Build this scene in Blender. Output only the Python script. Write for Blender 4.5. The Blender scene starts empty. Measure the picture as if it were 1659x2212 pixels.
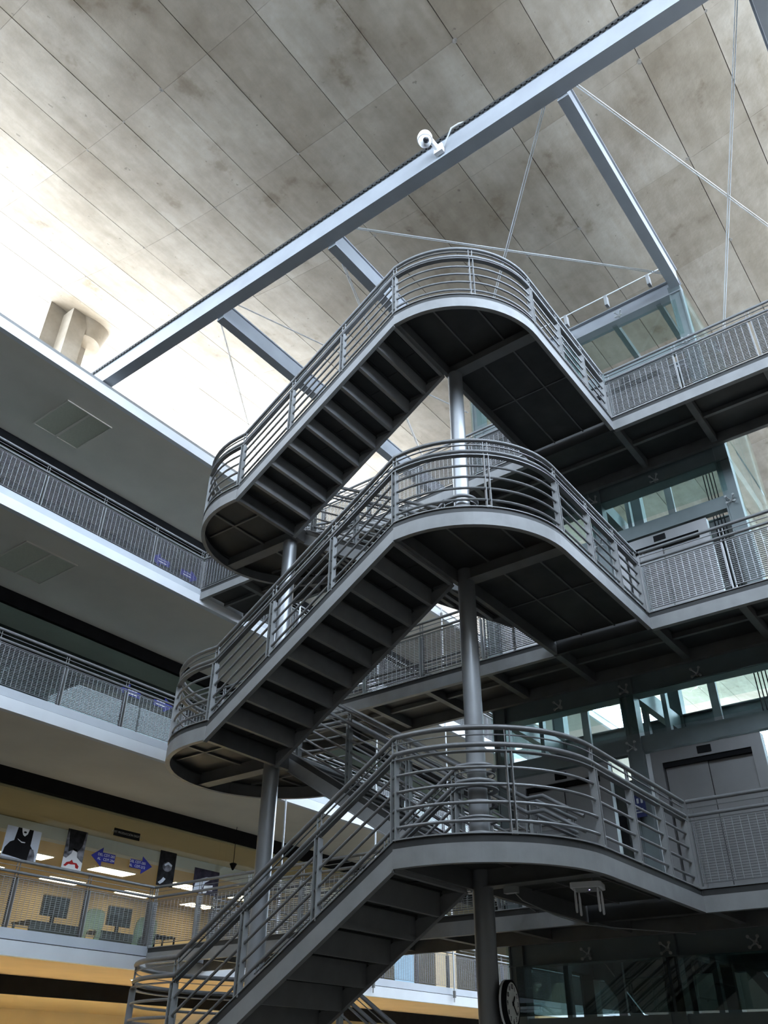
import bpy, math, random
from mathutils import Vector, Matrix
random.seed(7)
PI = math.pi
C = bpy.context.scene.collection
scn = bpy.context.scene

# ------------------------------------------------------------------ camera
CAMZ = 1.758
yaw, pit, rol = math.radians(37.47), math.radians(34.15), math.radians(0.55)
f_ = Vector((math.cos(yaw)*math.cos(pit), math.sin(yaw)*math.cos(pit), math.sin(pit)))
r_ = Vector((math.sin(yaw), -math.cos(yaw), 0)); u_ = r_.cross(f_)
r2 = math.cos(rol)*r_ + math.sin(rol)*u_; u2 = -math.sin(rol)*r_ + math.cos(rol)*u_
cam = bpy.data.cameras.new('camera'); camo = bpy.data.objects.new('camera', cam); C.objects.link(camo)
M = Matrix((r2, u2, -f_)).transposed().to_4x4(); M.translation = Vector((0, 0, CAMZ))
camo.matrix_world = M
cam.sensor_fit = 'HORIZONTAL'; cam.sensor_width = 36.0; cam.lens = 36.0*1795/1659
cam.clip_end = 500
scn.camera = camo

# ------------------------------------------------------------------ sky, sun, exposure
w = bpy.data.worlds.new('sky'); scn.world = w; w.use_nodes = True
bg = w.node_tree.nodes['Background']
bg.inputs[0].default_value = (0.68, 0.82, 1.0, 1); bg.inputs[1].default_value = 16.5
sun = bpy.data.lights.new('sun', 'SUN'); sun.energy = 36.0; sun.angle = math.radians(1.0); sun.color = (1.0, 0.95, 0.86)
suno = bpy.data.objects.new('sun', sun); C.objects.link(suno)
suno.rotation_euler = Vector((-0.9, -0.9, -0.85)).to_track_quat('-Z', 'Y').to_euler()
scn.view_settings.view_transform = 'Standard'; scn.view_settings.look = 'None'
scn.view_settings.exposure = 0.0; scn.view_settings.gamma = 1.0
scn.view_settings.use_curve_mapping = False

# ------------------------------------------------------------------ materials
def nt(name):
    m = bpy.data.materials.new(name); m.use_nodes = True
    return m, m.node_tree.nodes, m.node_tree.links, m.node_tree.nodes['Principled BSDF']
def paint(name, col, rough=0.5, metal=0.0, var=0.12, scale=6.0, bump=0.0):
    m, N, L, B = nt(name)
    tc = N.new('ShaderNodeTexCoord'); n = N.new('ShaderNodeTexNoise')
    n.inputs['Scale'].default_value = scale; n.inputs['Detail'].default_value = 5
    L.new(tc.outputs['Object'], n.inputs['Vector'])
    r = N.new('ShaderNodeValToRGB'); L.new(n.outputs['Fac'], r.inputs['Fac'])
    r.color_ramp.elements[0].position = 0.3; r.color_ramp.elements[1].position = 0.7
    r.color_ramp.elements[0].color = tuple(c*(1-var) for c in col)+(1,)
    r.color_ramp.elements[1].color = tuple(min(1, c*(1+var)) for c in col)+(1,)
    L.new(r.outputs['Color'], B.inputs['Base Color'])
    B.inputs['Roughness'].default_value = rough; B.inputs['Metallic'].default_value = metal
    if bump:
        b = N.new('ShaderNodeBump'); b.inputs['Strength'].default_value = bump; b.inputs['Distance'].default_value = 0.01
        n2 = N.new('ShaderNodeTexNoise'); n2.inputs['Scale'].default_value = scale*14; n2.inputs['Detail'].default_value = 6
        L.new(tc.outputs['Object'], n2.inputs['Vector']); L.new(n2.outputs['Fac'], b.inputs['Height'])
        L.new(b.outputs['Normal'], B.inputs['Normal'])
    return m
def matt(name, col, var=0.1, scale=8):
    m = paint(name, col, 0.9, 0, var, scale); m.node_tree.nodes['Principled BSDF'].inputs['Specular IOR Level'].default_value = 0.1
    return m
def emit(name, col, s):
    m, N, L, B = nt(name)
    B.inputs['Base Color'].default_value = col+(1,)
    B.inputs['Emission Color'].default_value = col+(1,); B.inputs['Emission Strength'].default_value = s
    return m
def glass(name, tint, ior=1.45, rough=0.0):
    m, N, L, B = nt(name)
    out = N['Material Output']
    t = N.new('ShaderNodeBsdfTransparent'); t.inputs[0].default_value = tint+(1,)
    g = N.new('ShaderNodeBsdfGlossy'); g.inputs['Roughness'].default_value = rough; g.inputs[0].default_value = (0.95, 1, 0.98, 1)
    geo = N.new('ShaderNodeNewGeometry'); dt = N.new('ShaderNodeVectorMath'); dt.operation = 'DOT_PRODUCT'
    L.new(geo.outputs['Normal'], dt.inputs[0]); L.new(geo.outputs['Incoming'], dt.inputs[1])
    def mth(op, x, y=None, v=None):
        k = N.new('ShaderNodeMath'); k.operation = op; L.new(x, k.inputs[0])
        if y is not None: k.inputs[1].default_value = y
        return k
    ab = mth('ABSOLUTE', dt.outputs['Value']); om = N.new('ShaderNodeMath'); om.operation = 'SUBTRACT'; om.inputs[0].default_value = 1.0; L.new(ab.outputs[0], om.inputs[1])
    pw = mth('POWER', om.outputs[0], 5.0); f0 = ((ior-1)/(ior+1))**2
    ml = mth('MULTIPLY', pw.outputs[0], 1-f0); fr = mth('ADD', ml.outputs[0], f0)
    mx = N.new('ShaderNodeMixShader'); L.new(fr.outputs[0], mx.inputs[0]); L.new(t.outputs[0], mx.inputs[1]); L.new(g.outputs[0], mx.inputs[2])
    L.new(mx.outputs[0], out.inputs['Surface']); N.remove(B)
    return m
def concrete(name):
    m, N, L, B = nt(name)
    tc = N.new('ShaderNodeTexCoord'); oi = N.new('ShaderNodeObjectInfo')
    geo = N.new('ShaderNodeNewGeometry')
    def noise(sc, det, rough=0.6, src=None, vec=None):
        n = N.new('ShaderNodeTexNoise'); n.inputs['Scale'].default_value = sc; n.inputs['Detail'].default_value = det
        n.inputs['Roughness'].default_value = rough
        L.new(vec or geo.outputs['Position'], n.inputs['Vector']); return n
    def ramp(a, b, ca, cb, src):
        r = N.new('ShaderNodeValToRGB'); r.color_ramp.elements[0].position = a; r.color_ramp.elements[1].position = b
        r.color_ramp.elements[0].color = ca; r.color_ramp.elements[1].color = cb; L.new(src, r.inputs['Fac']); return r
    def mul(a, b, fac=1.0):
        x = N.new('ShaderNodeMix'); x.data_type = 'RGBA'; x.blend_type = 'MULTIPLY'; x.inputs[0].default_value = fac
        L.new(a, x.inputs[6]); L.new(b, x.inputs[7]); return x.outputs[2]
    big = ramp(0.32, 0.68, (0.21, 0.178, 0.136, 1), (0.335, 0.305, 0.26, 1), noise(0.55, 5).outputs['Fac'])
    cl = ramp(0.35, 0.7, (0.80, 0.79, 0.77, 1), (1, 1, 1, 1), noise(2.6, 8, 0.65).outputs['Fac'])
    pv = ramp(0.0, 1.0, (0.84, 0.81, 0.76, 1), (1.04, 1.04, 1.04, 1), oi.outputs['Random'])
    # long streaks along the boards
    mp = N.new('ShaderNodeMapping'); mp.inputs['Scale'].default_value = (0.5, 4.0, 1.0); L.new(geo.outputs['Position'], mp.inputs['Vector'])
    st = ramp(0.38, 0.6, (0.86, 0.84, 0.80, 1), (1, 1, 1, 1), noise(1.3, 4, 0.5, vec=mp.outputs['Vector']).outputs['Fac'])
    # dark pits and stains
    pit = ramp(0.24, 0.29, (0.5, 0.48, 0.45, 1), (1, 1, 1, 1), noise(6.5, 3, 0.5).outputs['Fac'])
    blot = ramp(0.31, 0.38, (0.70, 0.65, 0.57, 1), (1, 1, 1, 1), noise(1.1, 6, 0.6).outputs['Fac'])
    col = mul(big.outputs[0], cl.outputs[0]); col = mul(col, pv.outputs[0]); col = mul(col, st.outputs[0], 0.7)
    col = mul(col, pit.outputs[0], 0.8); col = mul(col, blot.outputs[0], 0.8)
    L.new(col, B.inputs['Base Color']); B.inputs['Roughness'].default_value = 0.75
    b = N.new('ShaderNodeBump'); b.inputs['Strength'].default_value = 0.25; b.inputs['Distance'].default_value = 0.02
    L.new(noise(9, 8).outputs['Fac'], b.inputs['Height']); L.new(b.outputs['Normal'], B.inputs['Normal'])
    return m

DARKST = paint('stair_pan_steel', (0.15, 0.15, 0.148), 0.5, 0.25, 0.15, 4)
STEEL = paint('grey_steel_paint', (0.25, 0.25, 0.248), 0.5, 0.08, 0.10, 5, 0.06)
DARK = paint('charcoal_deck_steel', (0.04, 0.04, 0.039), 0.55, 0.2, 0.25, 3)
COLM = paint('satin_column_paint', (0.30, 0.305, 0.31), 0.34, 0.45, 0.06, 3)
TUBE = paint('rail_steel_paint', (0.185, 0.186, 0.188), 0.4, 0.2, 0.10, 12)
WIRE = paint('galvanised_wire', (0.40, 0.415, 0.43), 0.40, 0.5, 0.08, 9)
TEAL = paint('pale_green_steel', (0.145, 0.172, 0.172), 0.45, 0.2, 0.08, 4)
BEAMM = paint('blue_grey_beam_paint', (0.30, 0.315, 0.335), 0.45, 0.2, 0.08, 2)
WHITE = paint('white_paint', (0.70, 0.72, 0.745), 0.5, 0, 0.04, 2)
FASC = paint('pale_grey_band_paint', (0.50, 0.53, 0.57), 0.5, 0, 0.05, 2)
PLASTER = paint('grey_plaster', (0.74, 0.69, 0.61), 0.8, 0, 0.05, 1.2, 0.05)
TANP = paint('tan_plaster', (0.72, 0.50, 0.26), 0.8, 0, 0.06, 1.5)
TANW = paint('tan_wall_paint', (0.66, 0.51, 0.30), 0.8, 0, 0.05, 1)
BLACK = matt('black_paint', (0.012, 0.012, 0.013), 0.2, 4)
FLOORM = paint('polished_floor', (0.15, 0.14, 0.12), 0.45, 0, 0.2, 1.5)
GROUND = paint('pale_paving', (0.42, 0.40, 0.37), 0.8, 0, 0.15, 0.4)
ROOFM = paint('white_roof_membrane', (0.80, 0.78, 0.74), 0.8, 0, 0.05, 0.6)
BACKW = paint('rear_wall_warm', (0.20, 0.185, 0.16), 0.8, 0, 0.1, 0.6)
CONC = concrete('board_marked_concrete')
GLASS = glass('clear_glass', (0.90, 0.94, 0.93), 1.4)
GLASSG = glass('green_tinted_glass', (0.88, 0.95, 0.94), 1.4)
GLASSW = glass('wing_glass', (0.86, 0.92, 0.91), 1.28)
GLASSD = glass('smoky_glass', (0.30, 0.36, 0.35), 1.7)
STAIN = paint('brushed_steel_door', (0.30, 0.295, 0.295), 0.38, 0.6, 0.06, 3)
LENS = paint('prismatic_lamp_lens', (0.62, 0.61, 0.50), 0.5, 0, 0.05, 30)
LAMPW = emit('warm_troffer_glow', (1.0, 0.84, 0.60), 9.0)
LAMPD = emit('warm_downlight_glow', (1.0, 0.78, 0.42), 14.0)
BLUE = matt('arrow_sign_blue', (0.045, 0.05, 0.3), 0.05, 8)
WHT = matt('print_white', (0.78, 0.78, 0.79), 0.02, 8)
PBG = matt('print_pale_blue', (0.62, 0.66, 0.74), 0.1, 5)
PGRY = matt('print_smoke_grey', (0.16, 0.16, 0.18), 0.9, 9)
PDRK = matt('print_charcoal', (0.02, 0.02, 0.022), 0.5, 9)
PPUR = matt('print_dark_violet', (0.035, 0.03, 0.045), 0.5, 7)
RED = matt('print_red', (0.42, 0.03, 0.03), 0.1, 8)
CHAIRG = paint('sage_green_plastic', (0.33, 0.38, 0.26), 0.5, 0, 0.08, 6)
DESKM = paint('dark_desk_laminate', (0.06, 0.055, 0.05), 0.5, 0, 0.2, 4)
SCREEN = paint('black_screen', (0.012, 0.013, 0.016), 0.25, 0, 0.2, 4)
GREYP = paint('grey_plastic', (0.35, 0.36, 0.35), 0.5, 0, 0.05, 9)
LEDB = emit('violet_led', (0.45, 0.35, 1.0), 6.0)
SKYW = paint('sky_blue_board', (0.35, 0.55, 0.68), 0.6, 0, 0.1, 2)

# ------------------------------------------------------------------ mesh helpers
class MB:
    def __init__(s): s.v = []; s.f = []
    def box(s, x0, x1, y0, y1, z0, z1):
        n = len(s.v)
        s.v += [(x, y, z) for z in (z0, z1) for y in (y0, y1) for x in (x0, x1)]
        s.f += [tuple(n+i for i in q) for q in ((0,2,3,1),(4,5,7,6),(0,1,5,4),(2,6,7,3),(0,4,6,2),(1,3,7,5))]
        return s
    def obox(s, c, ax, ay, az):          # oriented box, half-axes as vectors
        c, ax, ay, az = Vector(c), Vector(ax), Vector(ay), Vector(az); n = len(s.v)
        s.v += [tuple(c+i*ax+j*ay+k*az) for k in (-1,1) for j in (-1,1) for i in (-1,1)]
        s.f += [tuple(n+i for i in q) for q in ((0,2,3,1),(4,5,7,6),(0,1,5,4),(2,6,7,3),(0,4,6,2),(1,3,7,5))]
        return s
    def sweep(s, path, prof, closed_caps=True):
        """prof: list of (side, up) offsets; the frame keeps 'up' vertical (world z), side horizontal, mitred in plan"""
        P = [Vector(p) for p in path]; k = len(P); n0 = len(s.v); m = len(prof)
        for i, p in enumerate(P):
            a = (P[i]-P[i-1]) if i else (P[1]-P[0]); b = (P[i+1]-P[i]) if i < k-1 else (P[i]-P[i-1])
            ah = Vector((a.x, a.y)); bh = Vector((b.x, b.y))
            if ah.length < 1e-6: ah = bh
            if bh.length < 1e-6: bh = ah
            ah.normalize(); bh.normalize(); t = ah+bh
            if t.length < 1e-6: t = ah
            t.normalize(); side = Vector((t.y, -t.x)); sc = 1/max(0.3, t.dot(bh))
            for (o, u) in prof: s.v.append((p.x+side.x*o*sc, p.y+side.y*o*sc, p.z+u))
        for i in range(k-1):
            for j in range(m):
                a = n0+i*m+j; b = n0+i*m+(j+1) % m
                s.f.append((a, b, b+m, a+m))
        if closed_caps:
            s.f.append(tuple(n0+j for j in reversed(range(m)))); s.f.append(tuple(n0+(k-1)*m+j for j in range(m)))
        return s
    def tube(s, path, r, n=8):
        P = [Vector(p) for p in path]; k = len(P); n0 = len(s.v); nrm = None
        for i, p in enumerate(P):
            a = (P[i]-P[i-1]).normalized() if i else (P[1]-P[0]).normalized()
            b = (P[i+1]-P[i]).normalized() if i < k-1 else a
            t = (a+b).normalized(); up = Vector((0,0,1)) if abs(t.z) < 0.95 else Vector((1,0,0))
            e1 = t.cross(up).normalized(); e2 = e1.cross(t)
            for j in range(n):
                q = 2*PI*j/n; s.v.append(tuple(p+e1*(r*math.cos(q))+e2*(r*math.sin(q))))
        for i in range(k-1):
            for j in range(n):
                a = n0+i*n+j; b = n0+i*n+(j+1) % n
                s.f.append((a, b, b+n, a+n))
        s.f.append(tuple(n0+j for j in reversed(range(n)))); s.f.append(tuple(n0+(k-1)*n+j for j in range(n)))
        return s
    def prism(s, poly, d0, d1, fn=None):
        """poly 2-D; fn(u,v,d) -> xyz; default extrudes along z"""
        fn = fn or (lambda a, b, d: (a, b, d)); n = len(poly); n0 = len(s.v)
        for d in (d0, d1): s.v += [tuple(fn(a, b, d)) for a, b in poly]
        s.f.append(tuple(n0+i for i in reversed(range(n)))); s.f.append(tuple(n0+n+i for i in range(n)))
        for i in range(n): j = (i+1) % n; s.f.append((n0+i, n0+j, n0+n+j, n0+n+i))
        return s
    def lathe(s, prof, c, ax=(0,0,1), n=24):
        ax = Vector(ax).normalized(); up = Vector((0,0,1)) if abs(ax.z) < 0.9 else Vector((1,0,0))
        e1 = ax.cross(up).normalized(); e2 = ax.cross(e1); c = Vector(c); n0 = len(s.v)
        for (r, h) in prof:
            for j in range(n):
                q = 2*PI*j/n; s.v.append(tuple(c+ax*h+e1*(r*math.cos(q))+e2*(r*math.sin(q))))
        for i in range(len(prof)-1):
            for j in range(n):
                a = n0+i*n+j; b = n0+i*n+(j+1) % n; s.f.append((a, b, b+n, a+n))
        s.f.append(tuple(n0+j for j in reversed(range(n)))); s.f.append(tuple(n0+(len(prof)-1)*n+j for j in range(n)))
        return s
    def mesh(s, name, m, smooth=False):
        me = bpy.data.meshes.new(name); me.from_pydata(s.v, [], s.f); me.validate(); me.update()
        import bmesh
        bm = bmesh.new(); bm.from_mesh(me); bmesh.ops.recalc_face_normals(bm, faces=bm.faces); bm.to_mesh(me); bm.free()
        me.materials.append(m)
        if smooth:
            me.shade_smooth() if hasattr(me, 'shade_smooth') else None
            try: me.set_sharp_from_angle(angle=math.radians(40))
            except Exception: pass
        return me
    def build(s, name, m, parent=None, smooth=False, loc=None):
        o = bpy.data.objects.new(name, s.mesh(name, m, smooth)); C.objects.link(o)
        if parent is not None: o.parent = parent
        if loc: o.location = loc
        return o
def inst(name, me, parent=None, loc=(0,0,0), rotz=0):
    o = bpy.data.objects.new(name, me); C.objects.link(o); o.location = loc; o.rotation_euler[2] = rotz
    if parent is not None: o.parent = parent
    return o
def tag(o, label, cat, group=None):
    o['label'] = label; o['category'] = cat
    if group: o['group'] = group
    return o
def thing(name, label, cat, loc=(0,0,0), group=None):
    o = bpy.data.objects.new(name, None); C.objects.link(o); o.location = loc; o.empty_display_size = 0.1
    return tag(o, label, cat, group)
def struct(o, label=None, cat=None):
    o['kind'] = 'structure'
    if label: o['label'] = label
    if cat: o['category'] = cat
    return o
def sroot(name, label, cat):
    o = bpy.data.objects.new(name, None); C.objects.link(o); o.empty_display_size = 0.1
    return struct(o, label, cat)
def text_mesh(body, size, m):
    cu = bpy.data.curves.new('lettering', 'FONT'); cu.body = body; cu.size = size; cu.extrude = 0.001
    cu.align_x = 'CENTER'; cu.align_y = 'CENTER'
    o = bpy.data.objects.new('lettering', cu); C.objects.link(o)
    bpy.context.view_layer.update()
    me = bpy.data.meshes.new_from_object(o.evaluated_get(bpy.context.evaluated_depsgraph_get()))
    bpy.data.objects.remove(o); me.materials.clear(); me.materials.append(m)
    return me
def arc(cx, cy, r, a0, a1, n, z):
    return [(cx+r*math.cos(a0+(a1-a0)*i/n), cy+r*math.sin(a0+(a1-a0)*i/n), z) for i in range(n+1)]

LV = {1: 3.6, 2: 7.2, 3: 10.8}
ORD = {1: 'lowest', 2: 'middle', 3: 'top'}

# ================================================================== SETTING
XE = 44.0      # far end of the hall
# ground
struct(MB().box(-60, 90, -60, 70, -0.3, -0.02).build('floor_ground', GROUND), 'pale paved ground around the hall', 'ground')
struct(MB().box(-2.8, XE, -4.3, 24.8, -0.02, 0.0).build('floor', FLOORM), 'dark floor of the hall', 'floor')
# unseen walls behind the viewer, placed to shade the lower storeys, open above for daylight
struct(MB().box(-2.8, -2.5, -4.0, 24.7, 0, 14.3).build('wall_rear', BACKW), 'unseen grey rear wall placed to shade the lower storeys', 'wall')
struct(MB().box(-2.8, XE, -4.3, -4.0, 0, 12.9).build('wall_right', BACKW), 'unseen grey side wall placed to shade the lower storeys', 'wall')
struct(MB().box(XE, XE+0.3, -4.0, 24.8, 0, 9.0).build('wall_far', BACKW), 'grey end wall at the far end of the hall', 'wall')

# concrete ceiling: a hanging shell, lowest near Y=4.9
def zc(y): return CAMZ + 14.95 + 0.018*(y-4.9)**2
ceil = sroot('ceiling', 'sagging board-marked concrete ceiling over the atrium', 'ceiling')
slab = MB()
ys = [-5.0+0.61*i for i in range(60)]; ys = [y for y in ys if y <= 23.5]
n0 = 0
for y in ys:
    for x in (-3.1, XE+1): slab.v.append((x, y, zc(y)+0.03))
    for x in (-3.1, XE+1): slab.v.append((x, y, zc(y)+0.40))
for i in range(len(ys)-1):
    a = 4*i; b = a+4
    slab.f += [(a, a+1, b+1, b), (a+2, b+2, b+3, a+3), (a, b, b+2, a+2), (a+1, a+3, b+3, b+1)]
slab.f += [(0, 2, 3, 1), (4*(len(ys)-1), 4*(len(ys)-1)+1, 4*(len(ys)-1)+3, 4*(len(ys)-1)+2)]
slab.build('roof_slab', CONC, ceil)
DX, DY, X0C, Y0C = 2.42, 1.22, 4.14, 1.14
def panel_mb(j, mb, ox=0.0):
    y0 = Y0C+DY*j+0.007; y1 = y0+DY-0.014; x0 = ox+0.0015; x1 = ox+DX-0.0015; b = len(mb.v)
    cuts = [y0, (y0+y1)/2, y1]
    for y in cuts:
        for dz in (0.0, 0.035): mb.v += [(x0, y, zc(y)+dz), (x1, y, zc(y)+dz)]
    for i in range(2):
        a = b+4*i; c = a+4
        mb.f += [(a, a+1, c+1, c), (a+2, c+2, c+3, a+3), (a, c, c+2, a+2), (a+1, a+3, c+3, c+1)]
    mb.f += [(b, b+2, b+3, b+1), (b+8, b+9, b+11, b+10)]
rest = MB(); cnt = 0
for j in range(-5, 18):
    me = None
    for i in range(-3, 17):
        x = X0C+DX*i
        if x+DX > XE: continue
        if -2 <= i <= 10 and -3 <= j <= 15 and cnt < 300:
            if me is None:
                mb = MB(); panel_mb(j, mb); me = mb.mesh('panel', CONC)
            # small unevenness of the formwork
            inst('panel', me, ceil, (x, 0, random.uniform(-0.004, 0.004))); cnt += 1
        else:
            panel_mb(j, rest, x)
o = rest.build('far_panels', CONC, ceil); o['kind'] = 'stuff'
PITM = paint('dark_tie_hole_patch', (0.20, 0.185, 0.165), 0.8, 0, 0.4, 20)
for i in range(0, 6):
    for j in range(-2, 12):
        if random.random() < 0.62:
            cx = X0C+DX*i+random.uniform(-0.03, 0.03); cy = Y0C+DY*j+random.uniform(-0.03, 0.03); n = 9
            rr = random.uniform(0.025, 0.06); poly = [(cx+rr*random.uniform(0.6, 1.15)*math.cos(2*PI*q/n), cy+rr*random.uniform(0.6, 1.15)*math.sin(2*PI*q/n)) for q in range(n)]
            MB().prism(poly, zc(cy)-0.004, zc(cy)+0.03).build('tie_hole', PITM, ceil)

# teaching wing on the left: gallery slabs, soffits, rooms
YF, YG, YB = 13.3, 16.2, 24.7
XW0, XW1 = -2.5, XE
def gallery(level, z, soff):
    r = sroot('floor_gallery', 'gallery slab with white edge band, %s storey of the wing' % ORD.get(level, ''), 'gallery')
    MB().box(XW0, XW1, YF+0.10, YB, z-0.30, z).build('slab', FLOORM, r)
    MB().box(XW0, XW1, YF+0.04, YF+0.16, z-0.13, z+0.02).build('upper_band', FASC, r)
    MB().box(XW0, XW1, YF, YF+0.12, z-0.36, z-0.15).build('lower_band', WHITE, r)
    MB().box(XW0, XW1, YF+0.12, YG+0.02, z-0.345, z-0.302).build('soffit', soff, r)
    return r
for k in (1, 2, 3): gallery(k, LV[k], TANP if k == 1 else PLASTER)
rf = sroot('floor_roof', 'flat white roof slab of the teaching wing under the concrete ceiling', 'roof')
MB().box(XW0, XW1, YF+0.1, 25.0, 14.19, 14.40).build('slab', ROOFM, rf)
MB().box(XW0, XW1, YF, YF+0.12, 14.15, 14.40).build('lower_band', WHITE, rf)
MB().box(XW0, XW1, YF+0.02, YF+0.2, 14.405, 14.495).build('edge_flashing', STEEL, rf)
MB().box(XW0, XW1, YF+0.12, YG+0.02, 14.155, 14.188).build('soffit', PLASTER, rf)
struct(MB().box(XW0, XW1, YB, YB+0.25, 0, 14.19).build('wall_rooms', TANW), 'tan back wall of the rooms in the wing', 'wall')
# black header strips over the glazing, and the glazed walls of each storey
for n, (z0, z1, lab) in enumerate([(0.0, 3.25, 'ground'), (3.6, 6.86, 'lowest gallery'), (7.2, 10.46, 'middle gallery'), (10.8, 14.15, 'top gallery')]):
    struct(MB().box(XW0, XW1, YG-0.03, YG+0.10, z1-0.30, z1).build('trim_%d' % (n+1), BLACK), 'black header strip above the glass, %s storey' % lab, 'header')
    wn = sroot('window_%d' % (n+1), 'frameless glass wall of the rooms, %s storey' % lab, 'glass wall')
    pw = 1.22; me = MB().box(0.004, pw-0.004, -0.006, 0.006, 0, z1-0.30-z0).mesh('pane', GLASS if n < 2 else GLASSW)
    rest = MB()
    x = 10.02-pw*12
    while x < 34:
        if x > 3: inst('pane', me, wn, (x, YG+0.02, z0))
        x += pw
    # rooms behind
    dx = [8.0, 22.0, 36.0]
    cm = TANW if n < 2 else PLASTER
    zr = 6.50 if n == 1 else z1-0.02
    MB().box(XW0, XW1, YG+0.1, YB, zr, zr+0.05).build('room_ceiling', cm, wn)
    if n >= 2:
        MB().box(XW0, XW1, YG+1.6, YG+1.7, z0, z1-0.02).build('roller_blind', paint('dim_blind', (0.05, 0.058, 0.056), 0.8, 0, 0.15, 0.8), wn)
struct(MB().box(XW0, XW1, YF, YB, -0.02, 0.015).build('floor_rooms', paint('pale_tile_floor', (0.62, 0.58, 0.50), 0.4, 0, 0.06, 1.5)), 'pale floor of the ground storey rooms', 'floor')
# a white downstand beam and partition in the lit room
struct(MB().box(2.0, 30.0, 18.3, 18.6, 6.22, 6.49).build('trim_9', WHT), 'white downstand beam across the lit room', 'beam')

# soffit light fittings (unlit, two lenses each)
def fitting(x, z, lab):
    t = thing('ceiling_light', lab, 'light fitting', (x, 14.75, z), 'square lights in the gallery soffits')
    fr = MB(); fr.box(-0.60, 0.60, -0.67, -0.64, -0.025, 0).box(-0.60, 0.60, 0.64, 0.67, -0.025, 0).box(-0.60, -0.57, -0.64, 0.64, -0.025, 0).box(0.57, 0.60, -0.64, 0.64, -0.025, 0).box(-0.025, 0.025, -0.64, 0.64, -0.025, 0)
    fr.build('frame', PLASTER, t)
    for s in (-1, 1): MB().box(-0.27, 0.27, -0.63, 0.63, -0.012, -0.002).build('lens', LENS, t, loc=(s*0.298, 0, 0))
fitting(7.37, 14.155, 'square twin-lens ceiling light in the highest grey soffit, under the roof edge')
fitting(7.37, 10.455, 'square twin-lens ceiling light in the soffit below the top gallery')

# lit troffers inside the lit room on the lowest gallery storey, and downlights
tme = MB().box(-0.6, 0.6, -0.29, 0.29, -0.03, 0).mesh('diffuser', LAMPW); fme = MB().box(-0.63, 0.63, -0.32, 0.32, -0.02, 0.0).mesh('frame', WHT)
spots = [(x, y) for y in (19.2, 21.4, 23.7) for x in (7.3, 10.0, 12.7, 15.4, 18.1, 20.8)]
tme2 = MB().box(-0.6, 0.6, -0.29, 0.29, -0.03, 0).mesh('diffuser', emit('warm_ground_troffer_glow', (1.0, 0.80, 0.52), 85.0))
ORDN = ('first', 'second', 'third', 'fourth', 'fifth', 'sixth', 'seventh')
for i, (x, y) in enumerate(spots):
    t = thing('troffer_light', 'glowing ceiling light in the tan room, %s from the left in the %s row' % (ORDN[i % 6], ('front', 'middle', 'back')[i//6]), 'ceiling light', (x, y, 6.50), 'lit troffers in the tan room')
    inst('frame', fme, t); inst('diffuser', tme, t, (0, 0, -0.005))
for i, x in enumerate((3.0, 6.0, 9.0, 12.0, 15.0, 18.0, 21.0)):
    t = thing('troffer_light', 'glowing ceiling light in the ground storey room, %s from the left' % ORDN[i], 'ceiling light', (x, 17.6, 3.24), 'lit troffers in the ground storey')
    inst('frame', fme, t); inst('diffuser', tme2, t, (0, 0, -0.005))
for i, x in enumerate((8.4, 11.7, 15.0, 18.3)):
    t = thing('downlight', 'round warm downlight in the tan soffit below the lowest gallery, %s from the left' % ORDN[i], 'downlight', (x, 14.9, 3.255), 'downlights in the tan soffit')
    MB().lathe([(0.09, -0.012), (0.11, 0.0)], (0, 0, 0)).build('ring', WHT, t); MB().lathe([(0.075, -0.018), (0.08, -0.010)], (0, 0, 0)).build('bulb', LAMPD, t)

# cross-shaped concrete pier standing on the roof
pr = thing('concrete_pier', 'cross-shaped concrete pier rising from the wing roof to the ceiling', 'pier', (7.4, 16.8, 14.4))
MB().box(-0.55, 0.75, 0.0, 0.45, 0, zc(16.9)-14.42).build('wide_shaft', CONC, pr)
MB().box(-0.12, 0.36, -0.50, 0.0, 0, zc(16.4)-14.42).build('front_rib', CONC, pr)
MB().lathe([(0.42, 0), (0.62, 0.9)], (0.62, -0.1, zc(16.7)-14.4-0.75)).build('flared_head', CONC, pr, True)

# ================================================================== ROOF STEELWORK
def ibeam(name, label, p0, p1, wd, dp, tf=0.03, teeth=False):
    """I/box-like beam along X or Y, bottom at p.z"""
    t = thing(name, label, 'beam', p0)
    L = Vector(p1)-Vector(p0); ln = L.length; alongx = abs(L.x) > abs(L.y)
    sg = 1 if (L.x if alongx else L.y) > 0 else -1
    def bx(a0, a1, s0, s1, z0, z1):
        if sg < 0: a0, a1 = -a1, -a0
        return MB().box(a0, a1, s0, s1, z0, z1) if alongx else MB().box(s0, s1, a0, a1, z0, z1)
    bx(0, ln, -wd/2, wd/2, 0, tf).build('bottom_flange', BEAMM, t)
    bx(0, ln, -wd/2+0.012, wd/2-0.012, tf, dp-tf).build('web', BEAMM, t)
    bx(0, ln, -wd/2-0.02, wd/2+0.02, dp-tf, dp).build('top_flange', BEAMM, t)
    return t
lb = ibeam('roof_beam', 'long blue-grey steel beam spanning from the wing roof across the atrium', (7.17, 15.2, 14.50), (7.17, -3.9, 14.50), 0.25, 0.52)
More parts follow.
